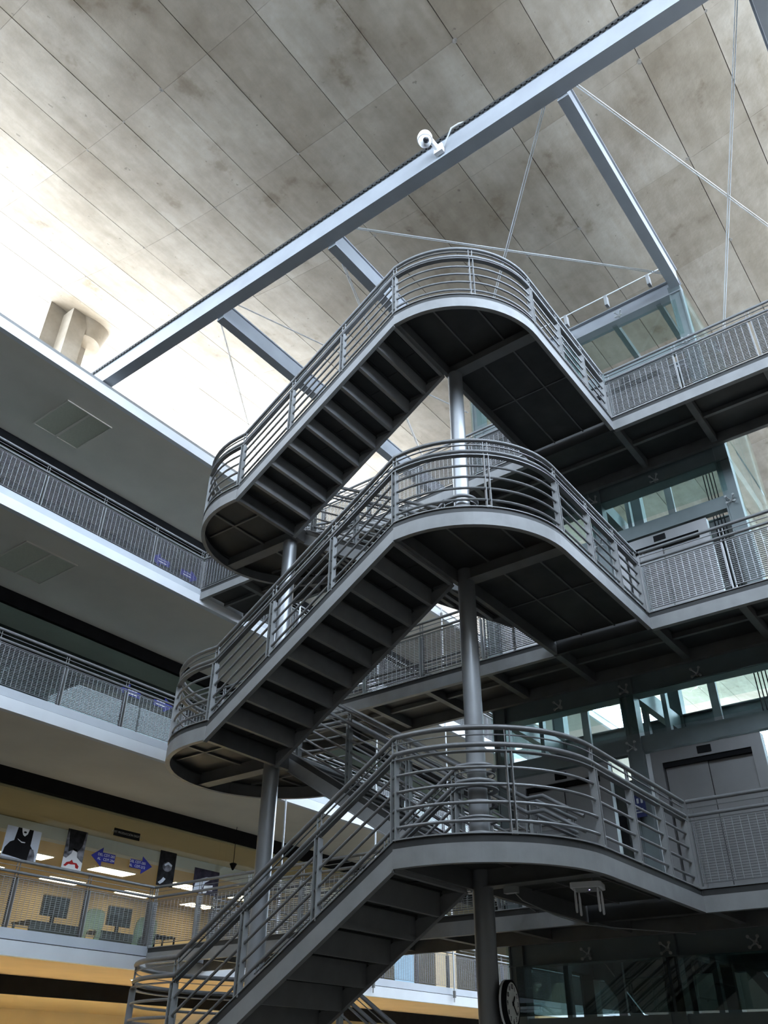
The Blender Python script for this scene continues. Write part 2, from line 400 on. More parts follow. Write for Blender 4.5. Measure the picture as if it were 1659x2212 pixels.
# dark channel strip along the long beam's top; teeth imitate its serrated shade
sp = [(0, 0.0)]; tooth = []
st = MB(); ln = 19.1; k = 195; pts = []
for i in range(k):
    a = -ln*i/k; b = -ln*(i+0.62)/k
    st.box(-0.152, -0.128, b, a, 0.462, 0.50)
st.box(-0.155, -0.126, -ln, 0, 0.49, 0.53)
st.build('toothed_shade_strip', DARK, lb)
for y, x1, lab in ((9.83, 26.0, 'nearest the teaching wing'), (6.87, 12.1, 'behind the curved top landing'), (2.15, 12.0, 'meeting the lift tower head'), (-0.75, 26.0, 'at the upper right corner')):
    ibeam('roof_crossbeam', 'blue-grey roof cross beam %s' % lab, (7.30, y, 14.43), (x1, y, 14.43), 0.19, 0.44)
# tie rods (pairs of thin strands)
def cable(label, a, b, r=0.008, gap=0.032, g='roof bracing cables'):
    a, b = Vector(a), Vector(b); d = (b-a).normalized(); s = d.cross(Vector((0, 0, 1))).normalized()*gap/2
    t = thing('tie_cable', label, 'cable', tuple(a), g)
    for q in (-1, 1): MB().tube([Vector()+s*q, (b-a)+s*q], r, 6).build('strand', WHITE, t)
cable('pale tie cable from the long beam past the top landing railing', (7.35, 2.45, 14.72), (12.0, 6.72, 14.70))
cable('pale tie cable crossing above the top landing to the lift tower head', (7.35, 6.45, 14.72), (11.85, 2.2, 14.70))
cable('pale tie cable slanting right from the long beam beside the lift tower crossbeam', (7.4, 1.93, 14.72), (13.0, -0.10, 14.70))
cable('pale tie cable running nearly upright near the right edge', (7.45, -0.56, 14.72), (15.2, 2.26, 14.70))
cable('thin tie cable falling in front of the bright ceiling left of the stair', (7.29, 9.94, 14.72), (12.35, 13.36, 14.47), 0.006, 0.018)
cable('thin tie cable from the long beam behind the stair railing', (7.35, 9.5, 14.72), (13.0, 7.5, 14.70), 0.006, 0.018)
cable('thin tie cable between the two middle crossbeams', (7.4, 6.92, 14.72), (14.6, 9.65, 14.70))
# dome camera
dc = thing('dome_camera', 'white security dome camera on a bracket of the long beam', 'security camera', (7.035, 4.28, 14.62))
MB().box(-0.09, 0.0, -0.11, 0.09, -0.05, 0.18).build('wall_plate', WHT, dc)
MB().tube([(-0.05, 0, 0.06), (-0.22, 0.05, 0.20), (-0.33, 0.10, 0.24)], 0.055, 12).build('arm', WHT, dc, True)
MB().lathe([(0.05, 0.20), (0.13, 0.16), (0.155, 0.08), (0.155, -0.02)], (-0.36, 0.12, 0.13), (0, 0, 1)).build('hood', WHT, dc, True)
MB().lathe([(0.15, -0.02), (0.148, -0.035)], (-0.36, 0.12, 0.13)).build('ring', GREYP, dc, True)
MB().lathe([(0.14, -0.035), (0.12, -0.10), (0.07, -0.145), (0.02, -0.16)], (-0.36, 0.12, 0.13)).build('dome_shell', WHT, dc, True)
MB().lathe([(0.075, 0.0), (0.05, 0.05), (0.01, 0.065)], (-0.40, 0.075, 0.03), (-0.6, -0.4, -0.8)).build('lens', SCREEN, dc, True)
MB().tube([(-0.02, -0.10, 0.10), (-0.06, -0.22, 0.22), (-0.10, -0.36, 0.42), (-0.02, -0.5, 0.56), (0.06, -0.62, 0.60)], 0.018, 8).build('conduit', GREYP, dc, True)

dc.scale = (0.82, 0.82, 0.82)

# ================================================================== RAILINGS
H_TOP, H_MID = 0.99, 0.82
def post_me(h0=-0.02):
    mb = MB()
    for s in (-1, 1):
        mb.box(s*0.026-0.004, s*0.026+0.004, -0.036, 0.036, h0, 0.745)
        mb.box(s*0.026-0.004, s*0.026+0.004, -0.010, 0.010, 0.745, H_TOP)
    mb.box(-0.026, 0.026, -0.028, -0.022, h0, 0.02)
    return mb.mesh('post', STEEL)
POST = post_me()
def tube_railing(label, path, posts, group='curved tube railings of the stair'):
    """path: nosing line; posts: list of (x,y,z,angle)"""
    t = thing('tube_railing', label, 'railing', (0, 0, 0), group)
    up = lambda h: [(x, y, z+h) for x, y, z in path]
    MB().tube(up(H_TOP), 0.027, 10).build('top_rail', TUBE, t, True)
    MB().tube(up(H_MID), 0.025, 10).build('second_rail', TUBE, t, True)
    MB().sweep(up(0.915), [(-0.010, -0.004), (0.010, -0.004), (0.010, 0.004), (-0.010, 0.004)]).build('flat_bar', TUBE, t)
    MB().sweep(up(0.755), [(-0.032, -0.006), (0.032, -0.006), (0.032, 0.006), (-0.032, 0.006)]).build('flat_bar', TUBE, t)
    for h in (0.60, 0.44, 0.275, 0.11): MB().tube(up(h), 0.0155, 8).build('tube', TUBE, t, True)
    for x, y, z, a in posts: inst('post', POST, t, (x, y, z), a)
    return t
_mesh = {}
def grating(ln):
    k = round(ln, 3)
    if k in _mesh: return _mesh[k]
    mb = MB(); z0, z1 = 0.055, 0.735; n = 23
    for i in range(n+1):
        z = z0+(z1-z0)*i/n; e = i in (0, n)
        mb.box(0.03, ln-0.03, 0.0, 0.018, z-0.0035-0.002*e, z+0.0035+0.002*e)
    for x in (0.03, ln-0.03): mb.box(x-0.006, x+0.006, 0, 0.018, z0, z1)
    m = max(2, round(ln/0.098)); up = MB()
    for i in range(m+1):
        x = 0.035+(ln-0.07)*i/m; up.box(x-0.0028, x+0.0028, -0.006, 0.0, z0, z1)
    _mesh[k] = (mb.mesh('wire_mesh', TUBE), up.mesh('upright_wires', WIRE)); return _mesh[k]
def mesh_railing(label, p0, p1, nb, z, group):
    """straight railing with welded mesh, outside on the right-hand side of p0->p1 when y<0 local"""
    t = thing('mesh_railing', label, 'railing', (p0[0], p0[1], z), group)
    d = Vector((p1[0]-p0[0], p1[1]-p0[1])); ln = d.length; a = math.atan2(d.y, d.x); t.rotation_euler[2] = a
    for h, r, nm in ((H_TOP, 0.025, 'top_rail'), (H_MID, 0.023, 'second_rail')):
        MB().tube([(0, 0, h), (ln, 0, h)], r, 10).build(nm, WIRE if False else TUBE, t, True)
    MB().box(0, ln, -0.008, 0.008, 0.905, 0.912).build('flat_bar', TUBE, t)
    MB().box(0, ln, -0.012, 0.012, 0.758, 0.766).build('flat_bar', TUBE, t)
    b = ln/nb; me = grating(b)
    for i in range(nb+1):
        inst('post', POST, t, (min(max(i*b, 0.03), ln-0.03), 0.02, 0.0), 0)
        if i < nb:
            inst('wire_mesh', me[0], t, (i*b, -0.012, 0.0))['kind'] = 'stuff'; inst('upright_wires', me[1], t, (i*b, -0.012, 0.0))['kind'] = 'stuff'
    return t

# ================================================================== STAIR
XA, XB, XC = 6.6, 8.0, 9.4            # outer front edge, column line, outer back edge
YT, YL, YR, YBOT = 4.92, 8.0, 3.4, 7.8  # flight top, left column, right edge, flight bottom
XWK = 10.6; CY = 4.8; RAD = 1.4
NR, RISE, GO = 9, 0.20, 0.32
def stair_plate(path, name, parent, top=-0.015, bot=-0.25, th=0.02, m=STEEL, side=0):
    """vertical plate following a path; thickness inward"""
    return MB().sweep(path, [(0, bot), (0, top), (-th, top), (-th, bot)]).build(name, m, parent)
def tread_mesh(wd):
    mb = MB()
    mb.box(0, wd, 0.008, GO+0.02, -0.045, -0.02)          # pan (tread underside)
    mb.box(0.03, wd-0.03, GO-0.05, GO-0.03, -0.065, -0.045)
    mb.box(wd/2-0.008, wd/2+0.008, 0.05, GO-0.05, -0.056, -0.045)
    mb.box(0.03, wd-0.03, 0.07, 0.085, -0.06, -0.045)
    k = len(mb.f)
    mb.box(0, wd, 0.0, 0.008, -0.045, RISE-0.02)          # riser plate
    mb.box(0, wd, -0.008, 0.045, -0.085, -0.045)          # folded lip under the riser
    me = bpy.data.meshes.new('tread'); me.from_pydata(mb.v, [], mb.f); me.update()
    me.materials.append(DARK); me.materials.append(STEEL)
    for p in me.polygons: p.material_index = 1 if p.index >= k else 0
    return me
TREAD = tread_mesh(1.23)
BRACK = MB().box(-0.015, 0.015, -0.12, 0.12, -0.015, 0.015).mesh('bracket', DARKST)
def flight(label, x0, ytop, ztop, sgn, tm=TREAD):
    """descends along sgn*Y from (ytop, ztop)"""
    t = thing('stair_flight', label, 'stair flight', (x0, ytop, ztop), 'stair flights')
    for i in range(NR):
        z = -RISE*(i+1)
        if i < NR:
            o = inst('tread', tm, t, (0 if sgn > 0 else 1.23, sgn*GO*i, z), 0 if sgn > 0 else PI)
    run = GO*NR
    for x in (-0.012, 1.242):
        p = [(x, 0, 0), (x, sgn*run, -RISE*NR)]
        MB().sweep(p, [(-0.009, -0.27), (-0.009, -0.095), (0.009, -0.095), (0.009, -0.27)]).build('stringer', STEEL, t)
        MB().sweep(p, [(-0.003, -0.095), (-0.003, -0.012), (0.003, -0.012), (0.003, -0.095)]).build('stringer_strip', DARK, t)
        MB().sweep(p, [(-0.014, -0.012), (-0.014, 0.0), (0.014, 0.0), (0.014, -0.012)]).build('stringer_cap', STEEL, t)
        MB().sweep(p, [(-0.03, -0.285), (-0.03, -0.27), (0.03, -0.27), (0.03, -0.285)]).build('stringer_flange', STEEL, t)
    for i in range(NR):
        for x in (0.015, 1.213): inst('bracket', BRACK, t, (x, sgn*GO*(i+0.5), -RISE*(i+1)-0.06))
    return t

def qdisc(z, parent):
    """quarter-round landing corner split into three panels by lines along X"""
    yb = [YR+0.03, 3.9, 4.42, YT-0.03]; R_ = RAD-0.04
    for a, b in zip(yb[:-1], yb[1:]):
        a += 0.008; b -= 0.008; poly = []
        n = 8
        for i in range(n+1):
            y = a+(b-a)*i/n; dy = min(0, y-CY); x = XB-math.sqrt(max(0.0, R_*R_-dy*dy)); poly.append((x, y))
        poly += [(XB-0.05, b), (XB-0.05, a)]
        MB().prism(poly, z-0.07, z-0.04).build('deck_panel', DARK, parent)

for k in (3, 2, 1):
    z = LV[k]; zh = z-1.8; lv = ORD[k]
    # ---- floor landing
    t = thing('landing', 'quarter-round steel landing joining the %s walkway to the stair' % lv, 'landing', (0, 0, 0), 'stair landings')
    edge = [(XWK, YR, z), (9.2, YR, z), (XB, YR, z)] + arc(XB, CY, RAD, -PI/2, -PI, 20, z)[1:] + [(XA, YT, z)]
    MB().sweep(edge, [(0, -0.25), (0, -0.085), (0.02, -0.085), (0.02, -0.25)]).build('edge_plate', STEEL, t)
    MB().sweep(edge, [(0.012, -0.085), (0.012, -0.012), (0.05, -0.012), (0.05, -0.085)]).build('edge_strip', DARK, t)
    MB().sweep(edge, [(-0.004, -0.012), (-0.004, 0.0), (0.05, 0.0), (0.05, -0.012)]).build('edge_cap', STEEL, t)
    MB().sweep(edge, [(0.0, -0.258), (0.0, -0.25), (0.06, -0.25), (0.06, -0.258)]).build('bottom_flange', STEEL, t)
    qdisc(z, t)
    for xa, xb in ((XB+0.05, 9.2), (9.2, XWK-0.05)):
        for ya, yb in ((YR+0.03, 3.9), (3.9, 4.42), (4.42, YT-0.03)):
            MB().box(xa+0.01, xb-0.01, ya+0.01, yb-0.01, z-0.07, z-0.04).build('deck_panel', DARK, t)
    MB().box(XA+0.03, XWK, YT-0.06, YT, z-0.25, z-0.03).build('joist', DARKST, t)
    MB().box(XB-0.05, XB+0.05, YR+0.02, YT-0.06, z-0.23, z-0.03).build('joist', DARKST, t)
    MB().box(XB-0.09, XB+0.09, YR+0.02, YT-0.06, z-0.24, z-0.23).build('joist', DARKST, t)
    MB().box(XA+0.3, XWK, YR+0.02, YT-0.02, z-0.04, z-0.005).prism([(XB-0.1, YR+0.1), (7.0, 3.9), (6.75, YT-0.03), (XB-0.1, YT-0.03)], z-0.04, z-0.005).build('deck_plate', DARK, t) if False else None
    for yy in (3.9, 4.42): MB().box(7.05 if yy < 4 else 6.75, XWK-0.05, yy-0.012, yy+0.012, z-0.085, z-0.045).build('stiffener', DARKST, t)
    MB().box(9.19, 9.21, YR+0.03, YT-0.06, z-0.085, z-0.045).build('stiffener', DARKST, t)
    # ---- front flight
    flight('straight stair flight descending from the %s landing toward the half landing' % lv, XA+0.03, YT, z, 1)
    # ---- half landing
    t = thing('half_landing', 'semicircular half landing at the foot of the %s front flight' % lv, 'landing', (0, 0, 0), 'half landings')
    edge = [(XA, YBOT, zh)] + arc(XB, YL, RAD, PI, 0, 28, zh) + [(XC, YBOT, zh)]
    MB().sweep(edge, [(0, -0.25), (0, -0.085), (0.02, -0.085), (0.02, -0.25)]).build('edge_plate', STEEL, t)
    MB().sweep(edge, [(0.012, -0.085), (0.012, -0.012), (0.05, -0.012), (0.05, -0.085)]).build('edge_strip', DARK, t)
    MB().sweep(edge, [(-0.004, -0.012), (-0.004, 0.0), (0.05, 0.0), (0.05, -0.012)]).build('edge_cap', STEEL, t)
    MB().sweep(edge, [(0.0, -0.258), (0.0, -0.25), (0.06, -0.25), (0.06, -0.258)]).build('bottom_flange', STEEL, t)
    MB().box(XA+0.03, XC-0.03, YBOT, YBOT+0.06, zh-0.25, zh-0.03).build('joist', DARKST, t)
    MB().box(XB-0.05, XB+0.05, YBOT+0.06, YL+RAD-0.03, zh-0.23, zh-0.03).build('joist', DARKST, t)
    MB().box(XB-0.09, XB+0.09, YBOT+0.06, YL+RAD-0.03, zh-0.24, zh-0.23).build('joist', DARKST, t)
    for sx in (-1, 1):
        ycut = [YBOT+0.07, 8.55, YL+RAD-0.06]
        for a, b in zip(ycut[:-1], ycut[1:]):
            a += 0.01; b -= 0.01; poly = [(XB+sx*0.06, a)]
            for i in range(9):
                y = a+(b-a)*i/8; dy = max(0, y-YL); poly.append((XB+sx*max(0.07, math.sqrt(max(0.0, 1.36**2-dy*dy))), y))
            poly.append((XB+sx*0.06, b))
            MB().prism(poly, zh-0.07, zh-0.04).build('deck_panel', DARK, t)
        MB().box(min(XB+sx*0.06, XB+sx*1.2), max(XB+sx*0.06, XB+sx*1.2), 8.53, 8.57, zh-0.10, zh-0.05).build('stiffener', DARKST, t)
        MB().box(XB+sx*0.72-0.015, XB+sx*0.72+0.015, YBOT+0.06, 9.1, zh-0.10, zh-0.05).build('stiffener', DARKST, t)
    # ---- back flight
    flight('straight stair flight descending behind, from the half landing under the %s landing' % lv, XC-1.26, YBOT, zh, -1)
    # ---- outer railing all round
    d = 0.035
    path = [(XWK, YR+d, z), (9.3, YR+d, z), (XB, YR+d, z)] + arc(XB, CY, RAD-d, -PI/2, -PI, 20, z)[1:] + [(XA+d, YT, z), (XA+d, YBOT, zh)] \
        + arc(XB, YL, RAD-d, PI, 0, 28, zh) + [(XC-d, YBOT, zh), (XC-d, YT, zh-1.8)]
    ps = [(XWK-0.06, YR+d, z, 0), (9.75, YR+d, z, 0), (8.9, YR+d, z, 0), (XB, YR+d, z, 0)]
    a = -PI/2-0.80; ps.append((XB+(RAD-d)*math.cos(a), CY+(RAD-d)*math.sin(a), z, a+PI/2))
    for q in (0.0, 0.333, 0.667, 1.0): ps.append((XA+d, YT+(YBOT-YT)*q, z-1.8*q, PI/2))
    for a in (PI*0.80, PI*0.5, PI*0.2): ps.append((XB+(RAD-d)*math.cos(a), YL+(RAD-d)*math.sin(a), zh, a+PI/2))
    for q in (0.0, 0.333, 0.667, 1.0): ps.append((XC-d, YBOT+(YT-YBOT)*q, zh-1.8*q, PI/2))
    rt_ = tube_railing('curved grey tube railing round the outside of the %s landing and flights' % lv, path, ps)
    for hh in (H_TOP, H_MID):
        MB().tube([(XC-d, YT, zh-1.8+hh), (XC-d, 4.70, zh-1.8+hh), (XC-d, 4.20, zh-2.11+hh)], 0.026, 10).build('handrail_end', TUBE, rt_, True)
    # ---- inner railing: up the front flight, round the column, along the landing edge or the flight above
    xi = 7.80
    ipath = [(xi, YBOT, zh), (xi, YT, z)] + [(x, y, z) for x, y, _ in arc(XB, 4.80, 0.20, PI, 1.5*PI, 6, z)] + [(x, y, z) for x, y, _ in arc(XB, 4.80, 0.20, 1.5*PI, 2*PI, 6, z)][1:]
    ip = [(xi, YT+(YBOT-YT)*q, z-1.8*q, PI/2) for q in (0.02, 0.34, 0.66, 0.98)] + [(XB+0.20, 4.80, z, PI/2)]
    if k < 3:
        ipath += [(XB+0.20, YT, z), (XB+0.20, YBOT, z+1.8)]
        ip += [(XB+0.20, YT+(YBOT-YT)*q, z+1.8*q, PI/2) for q in (0.33, 0.66, 0.97)]
    else:
        ipath += [(XB+0.25, YT-0.04, z), (XWK, YT-0.04, z)]; ip += [(9.2, YT-0.04, z, 0), (XWK-0.06, YT-0.04, z, 0)]
    tube_railing('inner tube railing wrapping the right column at the %s landing' % lv, ipath, ip, 'inner tube railings of the stair')
    if k < 3:
        tube_railing('short tube railing on the back edge of the %s landing' % lv, [(XC+0.05, YT-0.04, z), (XWK, YT-0.04, z)], [(XC+0.1, YT-0.04, z, 0), (XWK-0.06, YT-0.04, z, 0)], 'short landing railings')

# columns
for x, y, top, lab in ((XB, 4.80, 10.56, 'round steel column under the right-hand stair landings'), (XB, YL, 8.76, 'round steel column under the left-hand half landings')):
    t = thing('stair_column', lab, 'column', (x, y, 0), 'stair columns')
    MB().lathe([(0.108, 0.0), (0.108, top)], (0, 0, 0), n=32).build('shaft', COLM, t, True)
    MB().lathe([(0.2, 0.0), (0.2, 0.02), (0.12, 0.03)], (0, 0, 0), n=32).build('base_plate', STEEL, t, True)
    for k in (1, 2):
        zz = LV[k] if y < 6 else LV[k]-1.8
        MB().lathe([(0.108, zz+0.0), (0.125, zz+0.01), (0.125, zz+0.05), (0.108, zz+0.06)], (0, 0, 0), n=32).build('collar', STEEL, t, True)

# ================================================================== WALKWAYS
XW = (10.6, 12.02); YW0, YW1 = -3.8, 13.3
for k in (3, 2, 1):
    z = LV[k]; lv = ORD[k]
    t = thing('walkway', 'steel walkway bridge of the %s storey running past the lift tower' % lv, 'walkway', (0, 0, z), 'walkway bridges')
    def wb(name, x0, x1, y0, y1, z0, z1, m): return MB().box(x0, x1, y0, y1, z0, z1).build(name, m, t)
    for ya, yb in ((YW0, YR), (YT, YW1)):
        wb('edge_beam', XW[0], XW[0]+0.014, ya, yb, -0.25, -0.085, STEEL); wb('edge_strip', XW[0]+0.012, XW[0]+0.04, ya, yb, -0.085, -0.012, DARK)
        wb('edge_beam_flange', XW[0], XW[0]+0.08, ya, yb, -0.262, -0.25, STEEL)
        wb('edge_cap', XW[0]-0.004, XW[0]+0.05, ya, yb, -0.012, 0.0, STEEL)
    wb('edge_beam', XW[0], XW[0]+0.06, YR, YT, -0.25, -0.03, DARK)
    wb('rear_beam', XW[1]-0.08, XW[1], YW0, YW1, -0.26, -0.02, DARKST)
    ycuts = []
    y = YR
    while y > YW0: ycuts.append(y); y -= 1.2
    y = YT
    while y < YW1-0.3: ycuts.append(y); y += 1.197
    ycuts = sorted(ycuts)+[YW1]
    pm = {}
    for a, b in zip(ycuts[:-1], ycuts[1:]):
        wb('joist', XW[0]+0.08, XW[1]-0.08, a-0.05, a+0.05, -0.22, -0.05, DARKST)
        for xa, xb in ((XW[0]+0.1, 11.28), (11.34, XW[1]-0.1)):
            key = (round(b-a, 3), xa)
            if key not in pm: pm[key] = MB().box(0, xb-xa, 0.07, b-a-0.07, -0.085, -0.05).mesh('deck_panel', DARK)
            inst('deck_panel', pm[key], t, (xa, a, 0))
        wb('stiffener', 11.28, 11.34, a+0.05, b-0.05, -0.16, -0.05, DARKST)
    wb('deck_plate', XW[0]+0.02, XW[1], YW0, YW1, -0.05, 0.0, DARK)
    # railings: outside faces -X
    mesh_railing('wire-mesh railing on the %s walkway right of the landing' % lv, (XWK+0.03, YR, ), (XWK+0.03, YR-1.2*6), 6, z, 'walkway mesh railings') if False else None
    def wrail(label, ya, yb, nb, x, out):
        # local +x runs so that local -y is the outside
        if out < 0: return mesh_railing(label, (x, yb), (x, ya), nb, z, 'walkway mesh railings')   # heading -Y: right-hand side is -X
        return mesh_railing(label, (x, ya), (x, yb), nb, z, 'walkway mesh railings')
    wrail('wire-mesh railing on the %s walkway, from the landing corner to the right' % lv, YR-1.2*5, YR, 5, XWK+0.03, -1)
    wrail('wire-mesh railing on the %s walkway between the stair and the wing' % lv, YT, 13.36, 7, XWK+0.03, -1)
    wrail('wire-mesh railing on the far side of the %s walkway beyond the lifts' % lv, 7.0, 13.2, 5, XW[1]-0.03, 1)
    # gallery railings
    mesh_railing('wire-mesh railing along the %s gallery edge left of the walkway' % lv, (10.60-1.38*9, YF+0.06), (10.60, YF+0.06), 9, z, 'gallery mesh railings')
    mesh_railing('wire-mesh railing along the %s gallery edge beyond the walkway' % lv, (12.05, YF+0.06), (12.05+1.38*14, YF+0.06), 14, z, 'gallery mesh railings')
# hanger rods
for x, lab in ((13.78, 'first'), (17.05, 'second'), (20.4, 'third'), (23.7, 'fourth')):
    t = thing('hanger_rod', 'thin vertical hanger rod at the gallery edge, %s beyond the walkway' % lab, 'rod', (x, YF-0.06, 3.3), 'hanger rods')
    MB().tube([(0, 0, 0), (0, 0, zc(YF)-3.3)], 0.022, 8).build('rod', WHITE, t, True)
    for zz in (LV[1], LV[2], LV[3], 14.3): MB().lathe([(0.04, zz-3.3-0.2), (0.04, zz-3.3-0.05)], (0, 0, 0), n=10).build('clevis', STEEL, t)

# ================================================================== LIFT TOWER
TX0, TX1 = 12.20, 14.5
TY = (2.2, 4.48, 6.76)
tw = thing('lift_tower', 'glazed steel lift tower with pale green frame behind the walkways', 'lift tower', (0, 0, 0))
def tb(name, x0, x1, y0, y1, z0, z1, m=TEAL, parent=tw): return MB().box(x0, x1, y0, y1, z0, z1).build(name, m, parent)
for y in TY:
    for x in (TX0, TX1):
        c = tb('tower_column', x-0.09, x+0.09, y-0.09, y+0.09, 0, 14.95 if y < 3 else 14.5)
        tb('flange', x-0.11, x+0.11, y-0.115, y-0.09, 0, 14.6, TEAL, c); tb('flange', x-0.11, x+0.11, y+0.09, y+0.115, 0, 14.6, TEAL, c)
levels = [0.0, 3.6, 7.2, 10.8]
for z in levels[1:]+[14.92]:
    TB = BEAMM if z > 14 else TEAL
    for x in (TX0, TX1):
        tb('ring_beam', x-0.12, x+0.12, TY[0]-0.12, TY[2]+0.12, z-0.52, z-0.50, TB)
        tb('ring_beam', x-0.05, x+0.05, TY[0]-0.1, TY[2]+0.1, z-0.50, z-0.16, TB)
        tb('ring_beam', x-0.12, x+0.12, TY[0]-0.12, TY[2]+0.12, z-0.16, z-0.14, TB)
    for y in TY: tb('side_beam', TX0+0.1, TX1-0.1, y-0.06, y+0.06, z-0.45, z-0.15, TEAL)
for z in levels:
    zt = z+2.20
    for y0, y1 in zip(TY[:-1], TY[1:]): tb('transom', TX0-0.06, TX0+0.06, y0+0.1, y1-0.1, zt, zt+0.24, TEAL)
    tb('transom', TX1-0.05, TX1+0.05, TY[0], TY[2], zt, zt+0.2, TEAL)
    for y in TY: tb('side_transom', TX0+0.1, TX1-0.1, y-0.05, y+0.05, zt, zt+0.2, TEAL)
# head struts under the top ring
for y in (2.57, 3.5): tb('head_strut', TX0, TX1, y-0.05, y+0.05, 14.38, 14.55, TEAL)
for y in (2.6, 3.5, 4.4, 5.3):
    s = tb('cable_standoff', 11.93, 12.05, y-0.03, y+0.03, 14.78, 15.05, STEEL)
MB().tube([(11.96, 2.25, 15.06), (11.96, 6.8, 15.04)], 0.012, 6).build('safety_line', WHITE, tw)
# guide rails, ropes and counterweight inside each shaft
for i, (y0, y1) in enumerate(zip(TY[:-1], TY[1:])):
    ym = (y0+y1)/2
    tb('guide_rail', 13.3, 13.42, y0+0.14, y0+0.22, 0, 14.2, TEAL); tb('guide_rail', 13.3, 13.42, y1-0.22, y1-0.14, 0, 14.2, TEAL)
    tb('guide_bracket', 13.55, 13.62, ym+0.15, ym+0.28, 0, 14.2, STEEL)
    for q in range(4): MB().tube([(13.9, y0+0.55+0.06*q, 0.5), (13.9, y0+0.55+0.06*q, 14.2)], 0.010, 6).build('hoist_rope', BLACK, tw)
    tb('counterweight', 14.05, 14.25, y0+0.4, y0+1.2, 4.0 if i else 8.6, 6.0 if i else 10.4, DARKST)
    for z in levels[1:]:
        MB().obox((14.42, ym, z-1.5), (0.03, 0, 0), (0, 0.95, 1.25), (0, 0.07, -0.055)).build('diagonal_brace', TEAL, tw)
# glass panes on the front, sides and back, storey by storey
for z in levels:
    top = z+3.08 if z < 10 else 14.18
    for i, (y0, y1) in enumerate(zip(TY[:-1], TY[1:])):
        gm = GLASSD if z == 0 else GLASSG
        tb('glass_pane', TX0-0.16, TX0-0.148, y0+0.02, y1-0.02, z+2.46, top, gm)
        tb('glass_pane', TX1+0.15, TX1+0.162, y0+0.02, y1-0.02, z+0.1, top, GLASSG)
        if z == 0: tb('glass_pane', TX0-0.16, TX0-0.148, y0+0.02, y1-0.02, 0.05, 2.2, gm)
    for y in (TY[0]-0.15, TY[2]+0.15):
        for xa, xb in ((TX0-0.1, 13.34), (13.36, TX1+0.1)): tb('glass_pane', xa, xb, y-0.006, y+0.006, z+0.05, z+3.55, GLASSG)
# spider fittings
def spider(x, y, z):
    s = MB().lathe([(0.03, 0), (0.03, 0.06)], (x, y, z), (-1, 0, 0), 12).build('spider_fitting', GREYP, tw, True)
    mb = MB()
    for dy in (-1, 1):
        for dz in (-1, 1):
            mb.tube([(x-0.05, y, z), (x-0.09, y+dy*0.035, z+dz*0.035), (x-0.13, y+dy*0.06, z+dz*0.06)], 0.010, 8)
    mb.build('spider_arms', GREYP, s, True)['kind'] = 'stuff'
    mb = MB()
    for dy in (-1, 1):
        for dz in (-1, 1): mb.lathe([(0.02, 0), (0.02, 0.02)], (x-0.12, y+dy*0.06, z+dz*0.06), (-1, 0, 0), 10)
    mb.build('spider_discs', GREYP, s, True)['kind'] = 'stuff'
for z in (3.6, 7.2, 10.8, 14.92):
    for y in (3.34, 4.48, 5.62): spider(TX0-0.04, y, z-0.42)
    if z < 14:
        for y in TY[:2]: spider(TX0-0.04, y+0.02, z+2.28)
# lift doors and portals
for z, fl in ((0.0, 'ground'), (3.6, 'lowest'), (7.2, 'middle'), (10.8, 'top')):
    for i, (y0, y1) in enumerate(zip(TY[:-1], TY[1:])):
        yc = (y0+y1)/2+0.15
        d = sroot('door_%d' % (2*int(z/3.6)+i+1), 'brushed steel lift doors, %s storey, %s shaft' % (fl, 'right' if i == 0 else 'left'), 'lift door')
        def db(n, a, b, z0, z1, x0, x1, m=STAIN, p=None): return MB().box(x0, x1, yc+a, yc+b, z+z0, z+z1).build(n, m, p or d)
        db('leaf', -0.62, -0.004, 0.03, 1.93, 12.26, 12.29); db('leaf', 0.004, 0.62, 0.03, 1.93, 12.24, 12.27)
        db('backing', -0.8, 0.8, 0.0, 2.18, 12.30, 12.33, BLACK)
        db('jamb', -0.80, -0.64, 0.0, 2.18, 12.18, 12.31); db('jamb', 0.64, 0.80, 0.0, 2.18, 12.18, 12.31)
        h = db('header', -0.64, 0.64, 2.0, 2.18, 12.18, 12.31)
        db('shadow_gap', -0.63, 0.63, 1.93, 2.0, 12.20, 12.25, BLACK)
        db('indicator', -0.10, 0.10, 2.04, 2.14, 12.165, 12.18, BLACK, h)
        db('side_panel', 0.80, 1.0, 0.0, 2.18, 12.2, 12.27, WHT)
        db('call_plate', -0.98, -0.86, 0.95, 1.35, 12.16, 12.18, BLACK)

nb = tag(MB().box(12.0, 12.015, 4.42, 4.69, 4.85, 5.16).build('notice_board', matt('notice_dark_blue', (0.03, 0.035, 0.09))), 'small dark blue pictogram board between the lift doors on the lowest storey', 'sign')
for q in range(4): MB().box(11.996, 12.0, 4.45+0.06*q, 4.48+0.06*q, 5.04, 5.11).build('pictogram', GREYP, nb)
MB().box(11.996, 12.0, 4.46, 4.65, 4.95, 4.965).build('pictogram', GREYP, nb); MB().box(11.996, 12.0, 4.46, 4.60, 4.91, 4.925).build('pictogram', GREYP, nb)
MB().box(12.015, 12.10, 4.52, 4.58, 4.95, 5.05).build('bracket', STEEL, nb)
